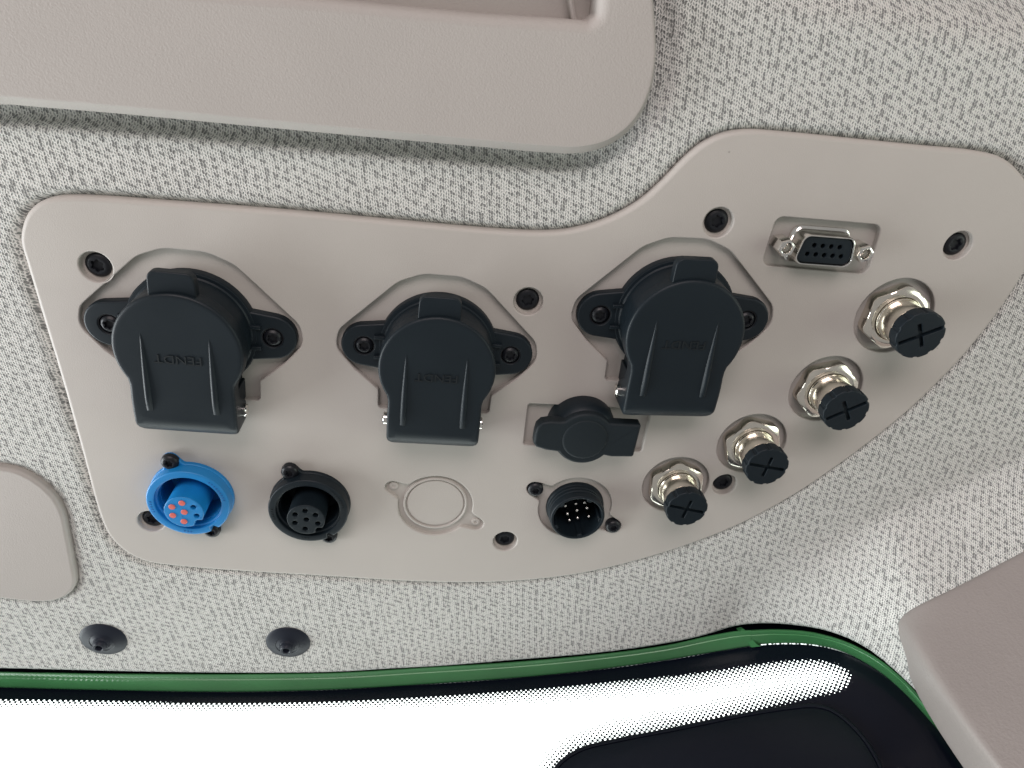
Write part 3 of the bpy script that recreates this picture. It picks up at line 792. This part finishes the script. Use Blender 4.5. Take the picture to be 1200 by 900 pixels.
# ------------------------------------------------------------------ sockets with hinged lids
def lid_outline(R_=18.1, hw=15.0, yb=-31.2):
    pts = []
    a1 = math.radians(-33)
    for i in range(61):
        t = a1+(PI-2*a1)*i/60
        pts.append((R_*math.cos(t), R_*math.sin(t)-0.9))
    # fillet to the hinge block on the left, down, and up again
    L = [(-hw-0.05, -11.6), (-hw+0.15, -12.6), (-hw+0.15, -14.5), (-hw, -18), (-hw, -22), (-hw, -26), (-hw, yb+4.0), (-hw+0.3, yb+2.5), (-hw+1.1, yb+1.1), (-hw+2.4, yb+0.3), (-hw+4.0, yb)]
    return pts+L+[(-x, y) for x, y in L[::-1]]
HZ = 13.6
def make_cover(first):
    m, a, L = first
    t = thing('power_socket', '', 'socket', (m[0], m[1], 0), a, 'black lidded sockets in a row')
    e = 23.6
    # flange
    bm = bmesh.new()
    fl = hull(circle(7.3, 32, (e, 0))+circle(7.3, 32, (-e, 0))+circle(9.6, 32, (6, 0))+circle(9.6, 32, (-6, 0)))
    slab(bm, fl, [circle(3.3, 28, (e, 0)), circle(3.3, 28, (-e, 0))], 0.9, DEP+0.05, 0.7, 0.3)
    obj('flange', bm, M_black, t, 40)
    bm = bmesh.new()                       # outer ring and barrel
    lathe(bm, [(19.2, DEP+0.1), (19.2, 0.6), (18.8, 1.1), (17.9, 1.15), (17.5, 1.6), (17.3, 9.0), (16.9, 9.6), (16.2, 9.7), (0, 9.7)], 72)
    obj('barrel', bm, M_black, t, 40)
    for s in (1, -1):                      # small gussets and the mounting screws
        bm = bmesh.new()
        for yy in (3.6, -3.4):
            g = [(s*17.0, yy-0.55), (s*20.4, yy-0.55), (s*20.4, yy+0.55), (s*17.0, yy+0.55)]
            slab(bm, g, [], 2.2, 0.6, 0.25)
        obj('gusset', bm, M_black, t, 40)
        bm = screw_mesh(2.75, 1.9, 1.55)
        lathe(bm, [(3.55, -2.4), (3.55, -0.75), (3.35, -0.55), (3.05, -0.6), (2.95, -1.2)], 36)
        o = obj('mounting_screw', bm, M_dark, t, 45); o.location = Vector((s*e, 0, 1.25))*MM; o.rotation_euler = (0, 0, s*0.4)
    # hinge pin
    bm = bmesh.new(); rod(bm, (-16.7, -23.6, 6.0), (16.3, -23.6, 6.0), 2.1); obj('hinge_pin', bm, M_steel, t, 40)
    bm = bmesh.new()
    for s in (1, -1): 
        slab(bm, rect(1.6, 9, 0.3, (s*13.0, -21.0)), [], 7, DEP+0.1, 0.3)
    slab(bm, rect(26, 11, 1, (0, -19.5)), [], 5, DEP+0.1, 0.5)
    obj('hinge_bracket', bm, M_black, t, 40)
    # lid: the outline carried down; the hinge end rolls over towards the panel
    bm = bmesh.new()
    out = lid_outline()
    def zt(x, y, z):                       # roll
        if y < -24.0:
            q = min(0.97, (-24.0-y)/7.5); return z-7.5*(1-math.sqrt(1-q*q))
        return z
    rings = []
    for off, z in ((-0.5, 0), (0.0, 1), (0.0, HZ-0.9), (-0.08, HZ-0.58), (-0.28, HZ-0.28), (-0.6, HZ-0.08), (-1.0, HZ), (-1.7, HZ)):
        o2 = offset(ccw(out), off)
        low = lambda y: 8.2-6.6*float(sstep(-y, 17.0, 23.0))
        rings.append([bm.verts.new((x, y+(1.2 if z == 0 and y < -30 else 0), low(y) if z == 0 else (low(y)+0.6 if z == 1 else zt(x, y, z)))) for x, y in o2])
    for a_, b_ in zip(rings[:-1], rings[1:]): bridge(bm, a_, b_)
    # top face as rows so that the rolled end stays smooth
    inner = [(v.co.x, v.co.y) for v in rings[-1]]
    pts2 = [Vector(p) for p in inner]; ne = len(pts2)
    edges = [(i, (i+1) % ne) for i in range(ne)]
    extra = []
    for yy in np.arange(-29.4, -21.0, 0.5):
        for xx in np.linspace(-12.0, 12.0, 9): extra.append(Vector((xx, yy)))
    vo, eo, fo, ov, oe, of = delaunay_2d_cdt(pts2+extra, edges, [], 1, 1e-6)
    vm = [rings[-1][ov[i][0]] if ov[i] and ov[i][0] < ne else bm.verts.new((v.x, v.y, zt(v.x, v.y, HZ))) for i, v in enumerate(vo)]
    for f in fo:
        try: bm.faces.new([vm[i] for i in f])
        except ValueError: pass
    lid = obj('lid', bm, M_black, t, 55, wn=True)
    # pull tab
    bm = bmesh.new(); slab(bm, rpoly([(-6.9, 14.0), (6.1, 14.0), (5.8, 23.0), (-6.6, 23.0)], [0, 0, 2.4, 2.4], 6), [], 12.2, 9.4, 0.45, seg=4, bottom=True)
    obj('pull_tab', bm, M_black, lid, 45)
    for s in (1, -1):                      # tapering ribs
        bm = bmesh.new(); rows = []
        for k in range(13):
            f = k/12; y = 4.4-25.5*f; x = s*(9.3+0.25*f)-0.3
            w = 0.25+0.85*math.sin(min(f*1.25, 1)*PI/2); h = 1.35*(f**0.8)*(1 if f < 0.85 else (1-(f-0.85)/0.15*0.75))
            zb = zt(x, y, HZ)-0.25
            rows.append([(x-w, y, zb), (x-w*0.6, y, zb+0.25+h*0.75), (x, y, zb+0.25+h), (x+w*0.6, y, zb+0.25+h*0.75), (x+w, y, zb)])
        v = gridmesh(bm, rows)
        obj('rib', bm, M_black, lid, 60, wn=False)
    bm = text_bm('FENDT', 3.9, -0.1, -3.1, HZ+0.02, 0.22, PI, 1.12, shear=0.0)
    obj('lettering', bm, M_mark, lid, 30, wn=False)
    return t
cv0 = make_cover(cov[0])
LBL = ['black socket with closed hinged lid, leftmost of three, above the blue connector',
       'black socket with closed hinged lid, middle of three, above the blank beige port',
       'black socket with closed hinged lid, right of three, overlapping the rubber capped port']
for i, (m, a, L) in enumerate(cov):
    t = cv0 if i == 0 else copy_tree(cv0)
    t.location = Vector((m[0], m[1], 0))*MM; t.rotation_euler = (0, 0, a); t.scale = (COV_S[i],)*3; t['label'] = LBL[i]

# ------------------------------------------------------------------ rubber capped port
ac, aa, aL = frame2((613.5+2, 500), (757, 505), 0)
ac = P2(680, 497.5)
t = thing('capped_port', 'small port closed by a black rubber cap with two side tabs', 'port', (ac[0], ac[1], 0), aa)
t.scale = (1.10, 1.10, 1.04)
bm = bmesh.new()
lathe(bm, [(10.7, DEP+0.15), (10.7, 1.5), (10.6, 3.5), (10.2, 5.2), (9.4, 6.6), (8.6, 7.2), (0, 7.2)], 56); obj('base', bm, M_black, t)
bm = bmesh.new()
cap_o = []
for i in range(25):
    q = math.radians(42+(96)*i/24); cap_o.append((9.2*math.cos(q), 9.2*math.sin(q)))
cap_o += [(-8.4, 5.9), (-11.5, 6.0), (-14.0, 5.4), (-15.3, 3.8), (-15.7, 1.5), (-15.8, -2.2), (-14.8, -3.6), (-11.6, -4.6)]
for i in range(25):
    q = math.radians(214+(106)*i/24); cap_o.append((9.2*math.cos(q), 9.2*math.sin(q)))
cap_o += [(9.6, -6.4), (16.0, -6.2), (16.6, -5.6), (17.0, 5.4), (16.5, 6.0), (8.6, 6.1)]
slab(bm, cap_o, [], 9.2, 5.4, 1.0, seg=4, bottom=True)
cp = obj('rubber_cap', bm, M_rubber, t, 45)
bm = bmesh.new(); lathe(bm, [(7.0, 9.0), (7.0, 9.22), (6.75, 9.42), (6.3, 9.5), (4, 9.65), (0, 9.75)], 48); obj('cap_button', bm, M_rubber, cp, 45)

# ------------------------------------------------------------------ 9 pin serial port
p1, p2_ = P(922.3, 291.2, 5.0), P(1014.6, 298.2, 5.0)
dc = (p1+p2_)/2; da = math.atan2(p2_.y-p1.y, p2_.x-p1.x); dh = (p2_-p1).length/2
t = thing('serial_port', 'nine hole serial port with silver D shaped shell and two hex jackscrews', 'port', (dc.x, dc.y, 0), da)
def dshape(g): return rpoly([(-8.6-g, -4.2-g), (8.6+g, -4.2-g), (7.2+g, 4.2+g), (-7.2-g, 4.2+g)], 2.2+g*0.5, 6)
dsh = lambda g: rpoly([(-9.3-g, -4.3-g), (9.3+g, -4.3-g), (7.9+g, 4.3+g), (-7.9-g, 4.3+g)], 2.3+g*0.5, 6)
bm = bmesh.new()
rs = []
for g, z in ((1.6, DEP+0.05), (1.5, DEP+0.9), (0.75, DEP+1.3), (0.45, DEP+1.9), (0.4, 4.6), (0.3, 4.9), (0.05, 4.95), (-0.1, 4.7), (-0.12, 3)): rs.append(ring(bm, dsh(g), z))
for a, b in zip(rs[:-1], rs[1:]): bridge(bm, a, b)
obj('shell', bm, M_steel, t, 50, wn=False)
bm = bmesh.new()
pins = [((-4.15+2.77*k), 1.42) for k in range(4)]+[((-5.54+2.77*k), -1.42) for k in range(5)]
slab(bm, dsh(-0.25), [circle(0.76, 16, p) for p in pins], 4.4, 1.5, 0.25, 0.12)
ins = obj('insert', bm, M_black, t, 40)
bm = bmesh.new(); sheet(bm, dsh(-0.6), 2.0); obj('contact_floor', bm, M_hole, ins)
for s in (1, -1):
    bm = bmesh.new()
    def hexr(q, r, z): 
        k = (q % (PI/3))-PI/6; return 1/math.cos(k) if r > 1.9 else 1.0
    lathe(bm, [(2.35, DEP+0.05), (2.45, 4.6), (2.25, 5.0), (1.85, 5.1), (1.6, 4.95), (1.45, 4.6), (1.3, 1.5), (0, 1.0)], 48, rf=hexr)
    o = obj('jackscrew', bm, M_steel, t, 35, wn=False); o.location = (s*dh*MM, 0, 0); o.rotation_euler = (0, 0, 0.3)

# ------------------------------------------------------------------ four nickel round connectors with black caps
def make_m12():
    t = thing('threaded_connector', '', 'connector', (0, 0, 0), 0, 'nickel connectors with black caps')
    bm = bmesh.new()
    AF = 9.55; r0 = AF*0.985; n = 96
    def hx(i): q = 2*PI*i/n; k = (q % (PI/3))-PI/6; return min(AF/math.cos(k), AF*1.10)
    def rg(f, z): return [bm.verts.new((f(i)*math.cos(2*PI*i/n), f(i)*math.sin(2*PI*i/n), z(i) if callable(z) else z)) for i in range(n)]
    zt = 1.9
    rr = [rg(hx, DEP+0.03), rg(hx, lambda i: zt-0.3-(hx(i)-r0)*0.75), rg(lambda i: hx(i)-0.12, lambda i: zt-0.12-(hx(i)-r0)*0.6),
          rg(lambda i: r0-0.6, zt+0.18), rg(lambda i: r0-1.3, zt+0.25), rg(lambda i: 7.35, zt+0.25), rg(lambda i: 7.15, zt+0.05), rg(lambda i: 7.1, zt-0.5)]
    for a, b in zip(rr[:-1], rr[1:]): bridge(bm, a, b)
    obj('hex_nut', bm, M_nickel, t, 28, wn=False)
    bm = bmesh.new()
    lathe(bm, [(7.0, DEP+0.05), (7.0, 2.0), (6.95, 2.3), (6.9, 2.55), (6.75, 2.7), (6.7, 3.0), (6.7, 9.3), (6.75, 9.4), (6.9, 9.5), (7.05, 9.75), (7.05, 10.1), (6.9, 10.25), (5, 10.25)], 72)
    obj('barrel', bm, M_nickel, t, 40)
    bm = bmesh.new()
    K = 10
    def kn(q, r, z): return 1.0
    def capo(r):
        pts = []
        for i in range(120):
            q = 2*PI*i/120; f = (q*K/(2*PI)) % 1
            rr_ = r*(1.0 if 0.16 < f < 0.84 else 0.955)
            pts.append((rr_*math.cos(q), rr_*math.sin(q)))
        return pts
    w, l = 0.62, 5.0
    cross = rpoly([(w,w),(w,4.0),(-w,4.0),(-w,w),(-6.6,w),(-6.6,-w),(-w,-w),(-w,-4.0),(w,-4.0),(w,-w),(6.6,-w),(6.6,w)][::-1], 0.2, 2)
    slab(bm, capo(7.5), [cross], 13.9, 10.3, 0.4, 0.15, hz=12.6, bottom=False)
    sheet(bm, circle(7.0, 40), 12.65)
    lathe(bm, [(6.6, 10.35), (7.3, 10.35)], 60)
    obj('screw_cap', bm, M_black, t, 35)
    return t
mm = make_m12()
ML = ['largest looking nickel connector with black slotted cap, nearest the serial port', 'nickel connector with black slotted cap, second down the curved right edge',
      'nickel connector with black slotted cap, just right of the torx screw', 'nickel connector with black slotted cap, lowest, just left of the torx screw']
for i, (x, y, r) in enumerate(M12_PX):
    t = mm if i == 0 else copy_tree(mm)
    p = P(x, y); t.location = Vector((p.x, p.y, 0))*MM; t.rotation_euler = (0, 0, r); t.scale = (M12_S[i],)*3; t['label'] = ML[i]
    for k in children(t):
        if k.name.startswith('hex_nut'): k.rotation_euler = (0, 0, random.uniform(-0.25, 0.25))

# ------------------------------------------------------------------ round ring connectors, blue and black
def make_ring(name, label, col, mk, A, B, plugs, holesq):
    a, b = P(*A, 1.0), P(*B, 1.0); m = (a+b)/2; ang = math.atan2(b.y-a.y, b.x-a.x); half = (b-a).length/2
    t = thing(name, label, 'connector', (m.x, m.y, 0), ang, 'round ring connectors')
    bm = bmesh.new()                       # base with two lugs
    slab(bm, eared(14.2, 3.0, half), [circle(10.4, 48)], 1.5, -0.6, 0.5, 0.2)
    obj('base', bm, col, t, 40)
    bm = bmesh.new()                       # shell ring with a gap at the lower side
    n = 96; gap0, gap1 = math.radians(-42), math.radians(-28)
    prof = [(13.9, 1.3), (13.9, 5.0), (13.7, 5.35), (13.3, 5.5), (11.7, 5.5), (11.3, 5.35), (11.2, 4.9), (11.2, 4.0), (10.7, 3.8), (10.5, 3.4), (10.4, -9), (0, -9)]
    lathe(bm, [p for p in prof], n, rf=lambda q, r, z: (0.87 if (r > 12.5 and abs(((q+ang-math.radians(-63)+PI) % (2*PI))-PI) < math.radians(5.5)) else 1))
    obj('shell', bm, col, t, 40)
    # plug with holes
    bm = bmesh.new()
    hp = []
    for k, (x, y) in enumerate(holesq): hp.append((x, y))
    face = circle(6.5, 72)
    ka = math.radians(-62)-ang+0.15         # key slot
    face = [(x, y) if (Vector((x, y))-Vector((6.6*math.cos(ka), 6.6*math.sin(ka)))).length > 1.5 else
            tuple(Vector((6.6*math.cos(ka), 6.6*math.sin(ka)))+(Vector((x, y))*0.80-Vector((6.6*math.cos(ka), 6.6*math.sin(ka)))).normalized()*1.5) for x, y in face]
    ca, sa = math.cos(-ang), math.sin(-ang)
    hp = [(x*ca-y*sa, x*sa+y*ca) for x, y in hp]
    slab(bm, face, [circle(1.0, 20, p) for p in hp], 9.8, -8.9, 0.25, 0.12, hz=5)
    pg = obj('plug', bm, col, t, 40)
    bm = bmesh.new(); sheet(bm, circle(5.9, 40), 7.4); obj('contact_floor', bm, M_hole, pg)
    for k in plugs:
        bm = bmesh.new(); lathe(bm, [(1.1, 7.5), (1.1, 9.95), (0.95, 10.1), (0.5, 10.14), (0, 10.14)], 20, hp[k]); obj('seal_pin', bm, M_red, pg, 40)
    # tiny cavity numbers beside the holes and a moulded row on the ring
    for k, (x, y) in enumerate(hp):
        q = (x*0.76+0.0, y*0.76) if k else (x+1.3, y-1.0)
        r_ = Vector((x, y)).length
        tx = (x*1.33 if r_ > 1 else 1.5, y*1.33 if r_ > 1 else -1.3)
        bm = text_bm(str(k+1), 1.15, tx[0]*0.97+0.2, tx[1]*0.97, 9.81, 0.03, -ang); obj('cavity_number', bm, mk, pg, 30, wn=False)
    bm = bmesh.new()
    for a0, cnt in ((math.radians(4), 9), (math.radians(172), 5), (math.radians(252), 3)):
        for k in range(cnt):
            q = a0+k*0.088-ang; 
            bx = rect(0.75, 0.42, 0.1, n=1); bx2 = place(bx, (12.5*math.cos(q), 12.5*math.sin(q)), q)
            slab(bm, bx2, [], 5.62, 5.4, 0.03)
    o = obj('moulded_marks', bm, mk, t, 30, wn=False); o['kind'] = 'stuff'
    for s in (-1, 1):
        bm = screw_mesh(2.9, 1.5, 1.35); lathe(bm, [(2.9, -1.5), (3.0, -2.2)], 24)
        o = obj('mounting_screw', bm, M_dark, t, 45); o.location = Vector((s*half, 0, 2.9))*MM; o.rotation_euler = (0, 0, s*0.7)
    return t
c0 = 2*PI/7
HQ = [(0.2, 0.1), (0.3, 4.0), (3.6, 1.9), (3.9, -1.9), (-0.8, -4.0), (-3.9, -1.1), (-3.3, 2.6)]
make_ring('round_connector', 'blue round connector with coral red pins, lower left on the panel', M_blue, M_bluemark, *CPC_BLUE, [0, 1, 4, 5, 6], HQ)
make_ring('round_connector', 'black round connector with seven hole plug, right of the blue one', M_black, M_mark, *CPC_BLACK, [], HQ)

# ------------------------------------------------------------------ black male connector with nine bright pins
m, a, L = male
t = thing('pin_connector', 'black round connector showing nine bright metal pins, below the rubber cap', 'connector', (m[0], m[1], 0), a)
bm = bmesh.new()
lathe(bm, [(11.0, -1.65), (11.0, -0.6), (10.7, -0.2), (10.5, 0.1), (10.5, 1.0), (10.2, 1.2), (10.2, 1.9), (10.5, 2.1), (10.5, 2.8), (10.2, 3.0), (10.2, 5.5), (10.05, 5.9), (9.8, 6.05), (9.4, 6.05), (9.1, 5.9), (9.0, 5.5), (9.0, -8), (0, -8)], 72)
obj('shell', bm, M_black, t, 40)
bm = bmesh.new()
for k in range(5):
    q = 0.4+k*2*PI/5; slab(bm, place(rect(1.1, 1.8, 0.2, n=2), (8.7*math.cos(q), 8.7*math.sin(q)), q), [], 5.8, -7.9, 0.15)
obj('key_rib', bm, M_black, t, 40)
PINS = [(662.5,593.9),(675,591.2),(685.5,589.8),(665,603.3),(676.4,599.3),(688.5,596.3),(667.4,610.7),(677.2,608),(690.4,606.3)]
ca, sa = math.cos(-a), math.sin(-a)
pin0 = None
for p in PINS:
    q = P(*p, 0.8); dx, dy = q.x-m[0], q.y-m[1]
    if pin0 is None:
        bm = bmesh.new(); lathe(bm, [(0.72, -8), (0.72, 0.2), (0.6, 0.55), (0.3, 0.76), (0, 0.8)], 16); pin0 = obj('pin', bm, M_steel, t, 60, wn=False); o = pin0
    else: o = pin0.copy(); C.objects.link(o); o.parent = t
    o.location = Vector((dx*ca-dy*sa, dx*sa+dy*ca, 0))*MM
for s in (-1, 1):
    bm = screw_mesh(2.9, 1.5, 1.35); lathe(bm, [(2.9, -1.5), (2.9, -3.6)], 32)
    o = obj('mounting_screw', bm, M_dark, t, 45); o.location = Vector((s*L/2, 0, 1.3))*MM; o.rotation_euler = (0, 0, s*0.5)

# ------------------------------------------------------------------ push clips in the headliner
def make_clip():
    bm = bmesh.new()
    lathe(bm, [(9.0, 0.1), (9.05, 0.5), (8.8, 0.85), (7.5, 1.35), (5.2, 2.0), (4.9, 2.1), (4.75, 1.95), (4.4, 2.05), (3.3, 2.6), (3.0, 3.4), (2.6, 3.5), (2.4, 4.6), (2.1, 4.9), (1.6, 4.95), (1.35, 4.7), (1.2, 3.6), (0, 3.5)], 56)
    return obj('push_clip', bm, M_clip, None, 35)
cl = make_clip()
for i, (x, y, l_) in enumerate(((122, 748, 'dark push clip in the headliner under the blue connector'), (338, 751.5, 'dark push clip in the headliner under the round black connector'))):
    o = cl if i == 0 else cl.copy()
    if i: C.objects.link(o)
    p = on_liner(x, y)
    e = 0.8
    zz = lambda X, Y: float(headliner_z(np.array([[X]]), np.array([[Y]]))[0, 0])
    nr = Vector((-(zz(p.x+e, p.y)-zz(p.x-e, p.y))/(2*e), -(zz(p.x, p.y+e)-zz(p.x, p.y-e))/(2*e), 1)).normalized()
    o.location = p*MM; o.rotation_euler = Vector((0, 0, 1)).rotation_difference(nr).to_euler()
    tag(o, l_, 'clip', 'push clips along the headliner edge')
